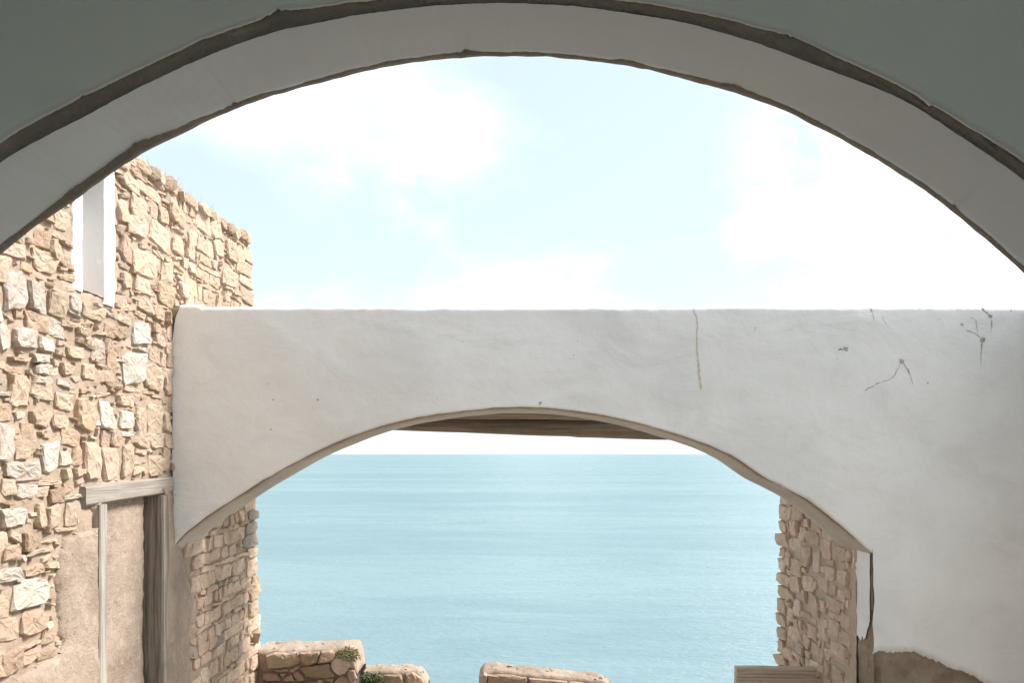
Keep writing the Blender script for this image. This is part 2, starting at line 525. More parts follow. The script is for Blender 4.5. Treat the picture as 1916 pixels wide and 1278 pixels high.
# ================================================================== MASONRY TOOLKIT
class Wall:
    """a plane carrying stones: frame(u, v, d) -> world, d = how far proud of the face"""
    def __init__(self, frame, u0, u1, v0, v1, cell=0.01):
        self.frame, self.u0, self.v0, self.cell = frame, u0, v0, cell
        self.occ = np.zeros((int((u1 - u0) / cell) + 2, int((v1 - v0) / cell) + 2), bool)
        self.stones = []          # (polygon, height, tone)

    def idx(self, a, b, c, d):
        k = self.cell
        i0, i1 = int((a - self.u0) / k), int((b - self.u0) / k) + 1
        j0, j1 = int((c - self.v0) / k), int((d - self.v0) / k) + 1
        if i0 < 0 or j0 < 0 or i1 >= self.occ.shape[0] or j1 >= self.occ.shape[1]:
            return None
        return slice(i0, i1), slice(j0, j1)

    def block(self, a, b, c, d):
        k = self.cell
        i0, i1 = max(0, int((a - self.u0) / k)), max(0, int((b - self.u0) / k) + 1)
        j0, j1 = max(0, int((c - self.v0) / k)), max(0, int((d - self.v0) / k) + 1)
        self.occ[i0:i1, j0:j1] = True

    def block_if(self, fn):
        k = self.cell
        for i in range(self.occ.shape[0]):
            for j in range(self.occ.shape[1]):
                if fn(self.u0 + i * k, self.v0 + j * k):
                    self.occ[i, j] = True

    def put(self, a, b, c, d, h, tone, free=0.9, mark=0.0, rnd=random, expo=6.0, rot=0.05):
        s = self.idx(a, b, c, d)
        if s is None:
            return False
        reg = self.occ[s]
        if reg.size == 0 or 1 - reg.mean() < free:
            return False
        cu, cv, ru, rv = (a + b) / 2, (c + d) / 2, (b - a) / 2, (d - c) / 2
        an = rnd.gauss(0, rot)
        sk, tp = rnd.gauss(0, 0.09), rnd.gauss(0, 0.09)
        raw = []
        for (sx, sy) in ((-1, -1), (1, -1), (1, 1), (-1, 1)):
            jx, jy = sx * rnd.uniform(.88, 1.07), sy * rnd.uniform(.86, 1.07)
            q = rnd.random()
            if expo < 3.2 and q < .55:          # slivers run out to a point
                raw.append((sx * rnd.uniform(.95, 1.1), sy * rnd.uniform(.1, .6)))
            elif q < .55:                       # a corner knocked off
                ca, cb = rnd.uniform(.15, .55), rnd.uniform(.15, .55)
                two = [(jx, jy - sy * cb), (jx - sx * ca, jy)]
                raw += two if sx * sy > 0 else two[::-1]
            else:
                raw.append((jx, jy))
        pts = []
        for (x0, y0), (x1, y1) in zip(raw, raw[1:] + raw[:1]):
            pts.append((x0, y0))
            if math.hypot((x0 - x1) * ru, (y0 - y1) * rv) > .08:
                k_ = rnd.uniform(.3, .7)
                pts.append((x0 + (x1 - x0) * k_ + rnd.uniform(-.07, .07), y0 + (y1 - y0) * k_ + rnd.uniform(-.07, .07)))
        out_ = []
        for x, y in pts:
            x, y = x * (1 + tp * y), y + sk * x
            x, y = x * ru, y * rv
            out_.append((cu + x * math.cos(an) - y * math.sin(an), cv + x * math.sin(an) + y * math.cos(an)))
        pts = out_
        self.occ[s] = True
        self.stones.append((pts, h, tone))
        return True

    def poly(self, pts, h, tone):
        us, vs = [p[0] for p in pts], [p[1] for p in pts]
        self.stones.append((pts, h, tone))
        self.block(min(us) + .01, max(us) - .01, min(vs) + .01, max(vs) - .01)

    def mesh(self, st, seed, deep=0.06):
        pts, h, tone = st
        rnd = random.Random(seed)
        n = len(pts)
        cu, cv = sum(p[0] for p in pts) / n, sum(p[1] for p in pts) / n
        size = max(max(p[0] for p in pts) - min(p[0] for p in pts), max(p[1] for p in pts) - min(p[1] for p in pts))
        gu, gv = (rnd.gauss(0, 1) * h * 0.75 / max(size, .04), rnd.gauss(0, 1) * h * 0.7 / max(size, .04))
        verts, tones = [], []
        rings = ((1.0, -deep), (1.0, h * 0.62), (0.93, h * 0.95), (0.70, h * 1.02), (0.35, h * 1.03))
        if size > .09:           # split long edges so that the outline breaks up
            res = []
            for a, b_ in zip(pts, pts[1:] + pts[:1]):
                res.append(a)
                if math.hypot(a[0] - b_[0], a[1] - b_[1]) > .045:
                    k_ = rnd.uniform(.35, .65)
                    res.append((a[0] + (b_[0] - a[0]) * k_ + rnd.uniform(-.005, .005), a[1] + (b_[1] - a[1]) * k_ + rnd.uniform(-.005, .005)))
            pts = res
            n = len(pts)
        so = rnd.random() * 90
        for k, (s, d) in enumerate(rings):
            for i, (pu, pv) in enumerate(pts):
                s2 = s * (1 + (rnd.uniform(-.04, .04) if k > 1 else 0))
                u, v_ = cu + (pu - cu) * s2, cv + (pv - cv) * s2
                dd = d
                if k:
                    dd += (u - cu) * gu * (0.4 if k == 1 else 1) + (v_ - cv) * gv * (0.4 if k == 1 else 1) + rnd.uniform(-1, 1) * min(0.004, size * 0.02)
                    dd += min(0.010, size * 0.05, h * .4) * fbm(u * 13 + so, v_ * 13, so, 4)
                    dd = max(dd, 0.003)
                verts.append(self.frame(u, v_, dd))
        verts.append(self.frame(cu, cv, h * 1.04 + fbm(cu * 16 + so, cv * 16, so, 3) * min(.01, h * .3)))
        faces = []
        for k in range(len(rings) - 1):
            for i in range(n):
                j = (i + 1) % n
                faces.append((k * n + i, k * n + j, (k + 1) * n + j, (k + 1) * n + i))
        c0 = (len(rings) - 1) * n
        for i in range(n):
            faces.append((c0 + i, c0 + (i + 1) % n, c0 + n))
        return verts, faces, [(*tone, 1.0)] * len(verts)

    def build(self, parent, limit=290, seed=1, name='stone', deep=0.06):
        """the stones that show largest become parts, the small chinking goes into one part"""
        data = []
        for k, st in enumerate(self.stones):
            scr = []
            for (u, v_) in st[0]:
                x, y, z = self.frame(u, v_, st[1])
                scr.append((CX + x / y * F, HY - (z - EZ) / y * F))
            xs, ys_ = [s[0] for s in scr], [s[1] for s in scr]
            vis = max(0, min(max(xs), 1916) - max(min(xs), 0)) * max(0, min(max(ys_), 1278) - max(min(ys_), 0))
            data.append((vis, k, st))
        data.sort(key=lambda q: -q[0])
        bigs = [q for q in data if q[0] > 60][:limit]
        smalls = data[len(bigs):]
        for vis, k, st in bigs:
            vv, ff, tt = self.mesh(st, seed * 1000 + k, deep)
            o = Vector(vv[-1])
            ob = link(name, vv, ff, M_STONE, parent, smooth=False, tones=tt)
        if smalls:
            V, Fc, T = [], [], []
            for vis, k, st in smalls:
                vv, ff, tt = self.mesh(st, seed * 1000 + k, deep)
                bse = len(V)
                V += vv
                Fc += [tuple(i + bse for i in q) for q in ff]
                T += tt
            tag(link('chinking_stones', V, Fc, M_STONE, parent, smooth=False, tones=T), kind='stuff')


TONES = {
    'white': (0.57, 0.53, 0.475), 'grey': (0.49, 0.44, 0.385), 'cream': (0.515, 0.402, 0.308), 'tan': (0.435, 0.318, 0.235),
    'ochre': (0.51, 0.38, 0.255), 'brown': (0.33, 0.24, 0.175), 'pink': (0.475, 0.36, 0.28), 'slate': (0.36, 0.31, 0.27),
    'dust': (0.66, 0.52, 0.42), 'shadeliftdark': (0.57, 0.445, 0.355), 'far': (0.68, 0.52, 0.40), 'fardark': (0.55, 0.41, 0.305),  # raised albedo, standing in for light missing in the shaded bay
}


def vary(t, rnd, a=0.09):
    k = 1 + rnd.uniform(-a, a)
    return tuple(min(0.85, c * k * (1 + rnd.uniform(-.025, .025))) for c in t)


# ================================================================== LEFT STONE WALL
W = 2.57
lw = thing('stone_wall', 'sunlit rubble stone wall with a blocked doorway and a white plastered slot', 'wall', (-W, 6, 0))


def lframe(u, v_, d):
    return (-W + d, u, EZ + v_)


def lpx(px, py):
    u = W * F / (CX - px)
    return u, (HY - py) * u / F


UEND = 8.1


def utop(v_):
    return 7.78 + (2.09 - v_) * 0.075


def vtop(u):
    return 1.99 + 0.035 * (u - 5.0) + 0.03 * fbm(u * 2.3, 1.0, 7.0, 3)


DOOR = (4.93, 5.80, -2.6, -0.30)       # u0 u1 v0 v1
NICHE = (4.745, 5.005, 0.97, 1.80)
LW = Wall(lframe, 3.2, 8.4, -2.6, 2.4)


def inpoly(x, y, poly):
    c = False
    for i in range(len(poly)):
        x0, y0 = poly[i - 1]
        x1, y1 = poly[i]
        if (y0 > y) != (y1 > y) and x < (x1 - x0) * (y - y0) / (y1 - y0) + x0:
            c = not c
    return c


MUDPATCH = [(150, 935), (172, 985), (120, 1000), (100, 1050), (98, 1140), (112, 1215), (40, 1262), (-40, 1300), (-40, 1500), (380, 1500),
            (360, 1278), (352, 1200), (362, 1130), (352, 1060), (330, 1000), (322, 880), (150, 905)]


def lmud(u, v_):
    px, py = CX - W * F / u, HY - v_ * F / u
    return inpoly(px + 9 * noise.noise(Vector((u * 9, v_ * 9, 0))), py + 9 * noise.noise(Vector((u * 9, v_ * 9, 5))), MUDPATCH)


LW.block_if(lambda u, v_: v_ > vtop(u) - 0.01 or u > utop(v_) - 0.02 or lmud(u, v_)
            or (NICHE[0] - 0.115 < u < NICHE[1] + 0.13 and NICHE[2] - 0.03 < v_ < NICHE[3] + .06)
            or (4.70 < u < 5.99 and v_ < -0.165))

HAND = """
225,328,257,358,cream;240,302,270,334,tan;282,322,305,352,tan;310,384,347,421,tan;241,366,272,412,cream;218,372,236,415,pink
233,405,275,445,cream;277,416,317,464,cream;319,443,338,475,cream;345,455,361,486,cream;241,466,290,518,cream;297,490,320,528,cream
291,530,322,573,ochre;250,518,280,550,cream;366,385,389,436,cream;390,406,413,448,cream;395,447,416,480,cream;421,451,440,490,cream
441,466,457,505,cream;413,505,443,537,cream;222,442,243,487,tan;224,506,245,540,pink;415,545,430,566,cream;330,530,350,556,cream
0,452,47,482,cream;60,428,86,464,tan;86,452,118,488,tan;57,470,103,510,cream;0,506,47,580,grey;49,528,85,586,grey;86,548,121,594,pink
125,550,150,582,grey;151,572,190,600,cream;245,602,275,647,white;-12,600,17,656,grey;19,612,66,652,grey;67,632,99,658,white
121,647,155,671,cream;168,634,192,672,grey;194,656,211,725,tan;228,658,262,722,white;268,682,301,732,cream;302,690,322,740,cream
61,680,109,703,grey;113,680,140,703,pink;152,678,174,712,cream;178,692,196,716,cream;11,700,52,762,cream;101,735,133,769,cream
214,738,250,760,cream;138,745,174,805,ochre;183,750,206,805,white;221,769,243,806,white;250,762,271,815,cream;273,755,302,815,cream
303,772,320,810,cream;55,766,90,800,cream;93,776,128,803,cream;-14,795,24,865,grey;26,836,52,860,pink;6,862,70,900,grey;75,826,105,885,white
108,843,130,870,grey;131,836,151,872,tan;153,826,187,900,cream;190,833,222,895,cream;225,831,246,893,pink;274,851,300,892,cream;299,838,315,885,cream
60,706,80,718,grey;112,876,131,895,cream;0,896,24,930,cream;24,906,62,935,white;63,910,85,932,cream;86,912,117,943,brown;-6,951,46,987,grey
61,941,82,988,cream;83,946,110,988,cream;118,942,138,984,cream;38,992,72,1033,brown;36,1056,78,1077,tan;-8,1062,32,1090,grey
16,1082,86,1136,white;32,1138,80,1190,tan;-8,1156,30,1200,tan;-4,1216,35,1265,brown;36,1216,70,1240,tan;0,1020,34,1050,tan
10,425,40,450,tan;108,600,140,614,tan;138,612,168,628,cream;148,622,190,640,tan;192,606,215,632,tan;216,590,240,606,cream;282,605,300,625,tan
286,626,306,648,cream;308,640,326,668,cream;255,560,283,586,cream;284,575,304,600,tan;306,585,324,610,tan
"""
rnd = random.Random(11)
for tok in HAND.replace('\n', ';').split(';'):
    if not tok.strip():
        continue
    a, b_, c_, d_, tn = tok.split(',')
    x0, y0, x1, y1 = float(a), float(b_), float(c_), float(d_)
    ua, ub = W * F / (CX - x0), W * F / (CX - x1)
    um = (ua + ub) / 2
    va, vb = (HY - y1) * um / F, (HY - y0) * um / F
    LW.put(ua + .004, ub - .004, va + .002, vb - .002, rnd.uniform(0.015, 0.031), vary(TONES[tn], rnd), 0.50, rnd=rnd, expo=5.0)


def tone_left(u, v_):
    px, py = CX - W * F / u, HY - v_ * F / u
    k = rnd.random()
    if px < 250 and py > 560:
        n = 'grey' if k < .16 else 'white' if k < .20 else 'cream' if k < .52 else 'tan' if k < .84 else 'pink' if k < .93 else 'brown'
    elif px > 340 and py > 850:
        n = 'far' if k < .62 else 'fardark' if k < .94 else 'slate'
    else:
        n = 'cream' if k < .5 else 'tan' if k < .80 else 'ochre' if k < .90 else 'pink'
    return vary(TONES[n], rnd)


# corner stones at the ruined far end
v_ = -2.4
while v_ < 1.95:
    hh = rnd.uniform(0.10, 0.19)
    ww = rnd.uniform(0.20, 0.42)
    ue = utop(v_) + rnd.uniform(-0.03, 0.03)
    LW.put(ue - ww, ue, v_ + .006, v_ + hh - .006, rnd.uniform(.012, .03), tone_left(7.8, v_), 0.4, rnd=rnd)
    v_ += hh
# coursed rubble with flat chinking between
v_ = -2.55
while v_ < 2.0:
    hh = rnd.uniform(0.085, 0.15)
    u = 3.25 + rnd.random() * .1
    while u < 8.05:
        ww = rnd.uniform(0.10, 0.25)
        dv = 0.035 * noise.noise(Vector((u * 1.3, v_ * 2, 3)))
        far = 0.008 if u > 6.4 else 0.004
        LW.put(u + .003, u + ww - .003, v_ + dv + far * .5, v_ + dv + hh - far * .5, rnd.uniform(.008, .025), tone_left(u, v_), 0.74, rnd=rnd)
        u += ww
    v_ += hh
    if rnd.random() < 0.65:
        hh = rnd.uniform(0.03, 0.055)
        u = 3.25 + rnd.random() * .1
        while u < 8.05:
            ww = rnd.uniform(0.10, 0.30)
            dv = 0.035 * noise.noise(Vector((u * 1.3, v_ * 2, 3)))
            LW.put(u + .006, u + ww - .006, v_ + dv, v_ + dv + hh, rnd.uniform(.008, .030), tone_left(u, v_), 0.72, rnd=rnd, expo=2.6)
            u += ww
        v_ += hh
for (n, a0, a1, b0, b1, fr) in ((2500, .08, .16, .07, .13, .86), (6000, .08, .22, .025, .05, .80), (5000, .03, .08, .025, .05, .78), (14000, .03, .09, .014, .028, .72)):
    for k in range(n):
        u, v_ = rnd.uniform(3.3, 8.1), rnd.uniform(-2.5, 2.05)
        if rnd.random() < 0.22 and fr > .85:
            continue
        LW.put(u, u + rnd.uniform(a0, a1), v_, v_ + rnd.uniform(b0, b1), rnd.uniform(.008, .028), tone_left(u, v_), fr, rnd=rnd, expo=2.8, rot=.10)
# rough cap of small stones along the ragged top
u = 3.4
while u < 7.7:
    ww = rnd.uniform(.10, .22)
    vt = vtop(u + ww / 2)
    LW.stones.append(([(u + ww * .5 + ww * .52 * math.cos(q) * rnd.uniform(.85, 1.1), vt - .02 + .05 * math.sin(q) * rnd.uniform(.8, 1.2))
                       for q in np.linspace(0, 2 * math.pi, 9)[:-1]], rnd.uniform(.02, .06), vary(TONES[rnd.choice(('tan', 'brown', 'cream'))], rnd)))
    u += ww * .92

# mortar body
nu, nv = 190, 170
us = np.linspace(3.0, UEND, nu)
rows = []


def lbody(u, v_):
    d = 0.016 * fbm(u * 6, v_ * 7, 1.0, 4) + 0.007 * fbm(u * 22, v_ * 26, 3.0, 2) + 0.001
    if lmud(u, v_):
        d -= 0.004
    if NICHE[0] - .05 < u < NICHE[1] + .05 and NICHE[2] + .03 < v_ < NICHE[3]:
        d = -0.30
    if DOOR[0] < u < DOOR[1] and v_ < DOOR[3]:
        d = -0.16
    return d


for j in range(nv):
    q = j / (nv - 1)
    r = []
    for i, u in enumerate(us):
        vt = vtop(min(u, 7.8))
        v_ = -2.62 + (vt + 2.62) * q
        ue = utop(v_) - 0.03 + 0.02 * fbm(v_ * 6, 3, 1, 3)
        uu = 3.0 + (u - 3.0) * (ue - 3.0) / (UEND - 3.0)
        r.append(lframe(uu, v_, lbody(uu, v_)))
    rows.append(r)
for (dd, dz) in ((-0.06, 0.04), (-0.25, 0.05), (-0.45, 0.02)):
    rows.append([(p[0] + dd, p[1], p[2] + dz + 0.02 * fbm(p[1] * 5, dd * 9, 2, 3)) for p in rows[nv - 1]])
rows.append([(-W - 0.5, p[1], -0.05) for p in rows[nv - 1]])
v, f = grid(rows)
# end face at the far side
b0 = len(v)
for j in range(0, nv, 4):
    x, y, z = rows[j][-1]
    v += [(x, y, z), (x - 0.5, y + .02, z)]
for k in range(len(range(0, nv, 4)) - 1):
    f.append((b0 + 2 * k, b0 + 2 * k + 1, b0 + 2 * k + 3, b0 + 2 * k + 2))
link('mortar_bed', v, f, M_MUD, lw)
LW.build(lw, 290, 3)

# smooth mud render round the doorway: a skin that ends in a ragged edge
rows_v, rows_f, idm = [], [], {}
nu2, nv2 = 150, 120
for i in range(nu2):
    for j in range(nv2):
        u, v_ = 4.0 + 2.75 * i / nu2, -2.6 + 2.55 * j / nv2
        if lmud(u, v_) and not (DOOR[0] + .02 < u < DOOR[1] - .02 and v_ < DOOR[3]):
            edge = 1.0
            d = 0.036 + 0.009 * fbm(u * 3, v_ * 3, 6, 3) + 0.004 * fbm(u * 16, v_ * 16, 2, 3)
            for rr_ in (.025, .05, .085, .13):
                for (du, dv) in ((rr_, 0), (-rr_, 0), (0, rr_), (0, -rr_)):
                    if not lmud(u + du, v_ + dv):
                        d -= 0.0060
            idm[(i, j)] = len(rows_v)
            rows_v.append(lframe(u, v_, d))
for (i, j), k in idm.items():           # the ragged rim turns down into the mortar
    if any((i + a, j + b_) not in idm for a, b_ in ((1, 0), (-1, 0), (0, 1), (0, -1))):
        x, y, z = rows_v[k]
        rows_v[k] = (-W - 0.04, y, z)
for (i, j) in idm:
    q = [(i, j), (i + 1, j), (i + 1, j + 1), (i, j + 1)]
    if all(k in idm for k in q):
        rows_f.append(tuple(idm[k] for k in q))
link('mud_render', rows_v, rows_f, M_MUDPALE, lw)

# plastered slot
rows = []
for v_ in np.linspace(NICHE[2] - .02, NICHE[3] + .02, 50):
    r = [lframe(NICHE[0] + (NICHE[1] - NICHE[0]) * q, v_, -0.225 + 0.006 * fbm(q * 2, v_ * 4, 1, 3)) for q in np.linspace(-.1, 1, 8)]
    r += [lframe(NICHE[1] - 0.006 + 0.002 * fbm(q * 3, v_ * 5, 2, 3), v_, -0.225 + 0.232 * q) for q in np.linspace(.1, 1, 10)]
    rows.append(r)
nv_, nf_ = grid(rows)
sl = link('plastered_slot', nv_, nf_, M_PLASTER, lw)
rows = [[lframe(u, NICHE[2] + .012 + .02 * q * q + .008 * fbm(u * 9, q * 3, 1, 3), .012 - .24 * q) for u in np.linspace(NICHE[0] - .02, NICHE[1] + .01, 12)] for q in np.linspace(0, 1, 8)]
link('sill', *grid(rows), M_MUD, sl)
for (ua, ub, vb) in ((NICHE[0] - .105, NICHE[0], 0.965), (NICHE[1] - .004, NICHE[1] + .125, 0.945)):
    rows = []
    for k in range(46):
        v_ = vb + (1.86 - vb) * k / 45
        inner_left = ua > 4.9
        ja, jb = (0.003 if inner_left else 0.022) * fbm(v_ * 9, ua * 7, 2, 5), (0.030 if inner_left else 0.003) * fbm(v_ * 7, ub * 7, 4, 4)
        sec = [(ua + ja, -0.02), (ua + ja, 0.010), (ua + ja + .010, .016), (ub + jb - .010, .016), (ub + jb, .010), (ub + jb, -.07)]
        if inner_left:
            sec[0] = (ua + ja, -0.07)
        rows.append([lframe(a, v_, d + .004 * fbm(a * 9, v_ * 5, 3, 2)) for a, d in sec])
    a_, b_2 = grid(rows)
    b_2.append(tuple(range(6)))
    link('plaster_border', a_, b_2, M_PLASTER, sl)

# blocked doorway: grey timber frame and a mud filling set back in it
df = link('door_frame', *rough_beam(lframe(4.74, -0.252, -0.012), lframe(5.965, -0.228, -0.012), (1, 0, 0), (0, 0, 1), 0.048, 0.058, 3, 20, .006), M_GREYWOOD_Y, lw, smooth=False)
link('post', *rough_beam(lframe(4.925, -2.6, 0.0), lframe(4.925, -0.312, 0.0), (0, 1, 0), (1, 0, 0), 0.043, 0.048, 7, 30, .003), M_GREYWOOD, df, smooth=False)
link('post', *rough_beam(lframe(5.785, -2.6, -0.035), lframe(5.785, -0.300, -0.035), (0, 1, 0), (1, 0, 0), 0.050, 0.096, 9, 30, .003), M_POST, df, smooth=False)
rows = []
for k in range(70):
    v_ = -2.6 + 2.30 * k / 69
    ue = 5.675 + 0.030 * fbm(v_ * 5, 2, 2, 4)
    r = []
    for i in range(26):
        q = i / 25
        u = 4.955 + (ue - 4.955) * q
        r.append(lframe(u, v_, -0.036 + 0.012 * fbm(u * 4, v_ * 4, 8, 3) + .005 * fbm(u * 18, v_ * 18, 3, 2) - (0.02 * max(0, q - .85) / .15)))
    r.append(lframe(ue + .005, v_, -0.15))
    rows.append(r)
v, f = grid(rows)
link('door_filling', v, f, M_MUDPALE, lw)

# ================================================================== MIDDLE ARCHED WALL
DM, TH = 6.0, 0.56
WR = at(1632, 0, DM)[0]
XE = at(1932, 0, DM)[0]
mw = thing('arched_wall', 'white courtyard wall with a low arch onto the sea and cracks at upper right', 'wall', (0, DM, 0),
           'plastered walls with an arch')
AF = [(318, 1035), (327, 1021), (369, 981), (410, 953), (457, 922), (493, 900), (566, 859), (638, 826), (707, 801), (770, 785), (832, 775), (900, 767),
      (969, 763.5), (1038, 766), (1113, 776), (1182, 790), (1270, 815), (1332, 837), (1373, 856), (1438, 899), (1473, 916), (1523, 945), (1574, 986), (1632, 1037)]
af = curve([at(x, y, DM) for x, y in AF])
PB = [(1632, 1226), (1650, 1220), (1668, 1224), (1700, 1221), (1730, 1231), (1765, 1245), (1800, 1259), (1840, 1277), (1932, 1315)]
pb = curve([at(x, y, DM) for x, y in PB])


def mtop(x):
    z = EZ + (HY - 573.0) / F * DM + 0.006 * fbm(x * 0.9, 3, 3, 3) + 0.004 * fbm(x * 7, 1, 4, 4)
    px = CX + x / DM * F
    if px < 372:
        z += 0.018
    return z


def mfront(x, z):
    return DM + (0.015 * fbm(x * 0.8, z * 0.8, 2.0, 3) + 0.010 * fbm(x * 1.6 + z, z * 3.2, 5.0, 4) + 0.0035 * fbm(x * 4.5, z * 4.5, 6.0, 3))


def skin(xs_, bot, nz=46, lift=None):
    rows = []
    for x in xs_:
        zb, zt = bot(x), mtop(x)
        R = 0.035
        col = [(x, DM + 0.026, zb + 0.004)]
        for j in range(nz):
            z = zb + (zt - R - zb) * j / (nz - 1)
            col.append((x, mfront(x, z), z))
        y0 = mfront(x, zt - R)
        for a in (20, 42, 66, 90):
            a = math.radians(a)
            col.append((x, y0 + R * (1 - math.cos(a)), zt - R + R * math.sin(a)))
        for q in (0.3, 0.6, 1.0):
            col.append((x, y0 + R + (TH - .12) * q, zt - .01 * q + .008 * fbm(x * 3, q * 3, 2, 3)))
        rows.append(col)
    return grid(rows)


xa_ = [at(322, 0, DM)[0] + (WR - at(322, 0, DM)[0]) * i / 300 for i in range(301)]
xb_ = [WR + (XE - WR) * i / 160 for i in range(161)]
A = skin(xa_, lambda x: af(x) + 0.004 + jag(x, 10, 0.006, 3.3))
for i in range(len(A[0])):            # the left edge leans away from the stone wall at the top corner
    x, y, z = A[0][i]
    k = max(0, (z - (EZ + 0.85)) / 0.25)
    q = max(0, 1 - (x + 2.54) / 0.25)
    A[0][i] = (x + q * (0.045 * min(1.2, k)**1.5 + 0.010 * fbm(z * 6, 2, 2, 3)), y, z)
B = skin(xb_, lambda x: pb(x) + jag(x, 9, 0.034, 7.7))
for i in range(len(B[0])):
    x, y, z = B[0][i]
    if z < EZ + (HY - 1037) / F * DM and x < WR + .08:
        k = 1 - (x - WR) / .08
        B[0][i] = (x + k * max(0.0, 0.010 + 0.016 * fbm(z * 7, 3, 1, 5)), y, z)
v, f = merge(A, B)
link('white_plaster', v, f, M_PLASTER, mw)

# mud core with the arch through it
rows = []
xs_ = [at(300, 0, DM)[0] + (WR - at(300, 0, DM)[0]) * i / 200 for i in range(201)]
for x in xs_:
    zb, zt = af(x), mtop(x) - 0.02
    col = [(x, DM + TH, zb)]
    for q in np.linspace(1, 0, 7):
        col.append((x, DM + 0.024 + (TH - .024) * q, zb + 0.004 * fbm(x * 4, q * 3, 2, 3) * (0 if q == 1 else 1)))
    for q in np.linspace(0.06, 1, 14):
        col.append((x, DM + 0.024 + 0.004 * fbm(x * 7, q * 5, 2, 2), zb + (zt - zb) * q))
    col += [(x, DM + TH, zt), (x, DM + TH, zb)]
    rows.append(col)
cA = grid(rows)
rows = []
zs = np.linspace(-0.05, EZ + 1.07, 130)
for x in [WR + (XE - WR) * i / 110 for i in range(111)]:
    col = []
    for z in zs:
        below = pb(x) - z
        amp = min(1.0, max(0.0, below + 0.02) * 8)
        yv = DM + 0.022 + amp * (0.042 * fbm(x * 6, z * 6, 4, 6) + 0.022 * abs(fbm(x * 17, z * 17, 2, 3)) + 0.006)
        if x - WR < 0.09 and z < EZ - 1.2:
            yv += 0.05 * (1 - (x - WR) / 0.09)
        col.append((x, yv, z))
    col += [(x, DM + TH, zs[-1]), (x, DM + TH, -0.05)]
    rows.append(col)
cB = grid(rows)
# jamb of the core
rows = []
zsp = af(WR)
for z in np.linspace(-0.05, zsp + .02, 80):
    rows.append([(WR + 0.004 + 0.012 * fbm(q * 4, z * 6, 9, 4) * (1 if z < EZ - 1.2 else .25) + (0.02 if q == 0 and z < EZ - 1.15 else 0), DM + 0.024 + (TH - .024) * q, z) for q in np.linspace(0, 1, 14)])
cJ = grid(rows)
v, f = merge(cA, cB, cJ)
link('mud_core', v, f, M_CORE, mw)
# thin render on the underside of the arch, broken off near the front edge
rows = []
xs2 = [at(312, 0, DM)[0] + (WR - .004 - at(312, 0, DM)[0]) * i / 240 for i in range(241)]
for x in xs2:
    y0 = DM + 0.05 + 0.05 * max(-0.6, fbm(x * 3.2, 3, 3, 4))
    z = af(x)
    col = [(x, y0 - .004, z + .006)]
    for q in np.linspace(0, 1, 8):
        col.append((x, y0 + (DM + TH + .006 - y0) * q, z - 0.010 + 0.004 * fbm(x * 3, q * 2, 8, 3)))
    col.append((x, DM + TH + .006, z + .02))
    rows.append(col)
v, f = grid(rows)
link('soffit', v, f, M_TAUPE, mw)
# white render on the right jamb with a ragged foot
rows = []
for k in range(60):
    q0 = k / 59
    r = []
    for i in range(25):
        s = i / 24
        y = DM + 0.016 + 0.30 * s
        zb = EZ + (HY - 1200) / F * DM - 0.02 + 0.16 * max(0, 1 - s * 3.2) + 0.045 * fbm(y * 30, 3, 4, 5)
        z = zb + (zsp + 0.0 - zb) * q0
        r.append((WR - 0.012 + 0.002 * fbm(y * 5, z * 5, 3, 2), y + (0.007 * fbm(z * 9, 5, 1, 3) if i == 0 else 0), z))
    rows.append(r)
v, f = grid(rows)
link('jamb_plaster', v, f, M_PLASTER, mw)


# cracks and chips in the white plaster: shallow patches of the darker render beneath
def ribbon(pts, wd):
    V, Fc = [], []
    pts = [Vector(at(*q, DM)) for q in pts]
    fine = []
    for a, b_ in zip(pts[:-1], pts[1:]):
        for k in range(5):
            fine.append(a.lerp(b_, k / 5))
    fine.append(pts[-1])
    n = len(fine)
    for i, q in enumerate(fine):
        a, b_ = fine[max(0, i - 1)], fine[min(n - 1, i + 1)]
        t_ = (b_ - a).normalized()
        nn = Vector((-t_.y, t_.x))
        q = q + nn * 0.006 * noise.noise(Vector((q.x * 30, q.y * 30, 1)))
        ww = wd(i / (n - 1)) * max(0.12, 1 + 1.1 * noise.noise(Vector((q.x * 45, q.y * 45, 4)))) / F * DM / 2
        for s in (-1, 1):
            e = q + nn * ww * s
            V.append((e.x, mfront(e.x, e.y) - 0.0022, e.y))
    for i in range(n - 1):
        Fc.append((2 * i, 2 * i + 1, 2 * i + 3, 2 * i + 2))
    return V, Fc


def blob(cx, cy, rx, ry, seed, n=11):
    rr = random.Random(seed)
    V = []
    c0 = at(cx, cy, DM)
    V.append((c0[0], mfront(*c0) - .0022, c0[1]))
    for i in range(n):
        a = 2 * math.pi * i / n
        k = rr.uniform(.55, 1.2)
        q = at(cx + rx * k * math.cos(a), cy + ry * k * math.sin(a), DM)
        V.append((q[0], mfront(*q) - .0022, q[1]))
    return V, [(0, 1 + i, 1 + (i + 1) % n) for i in range(n)]


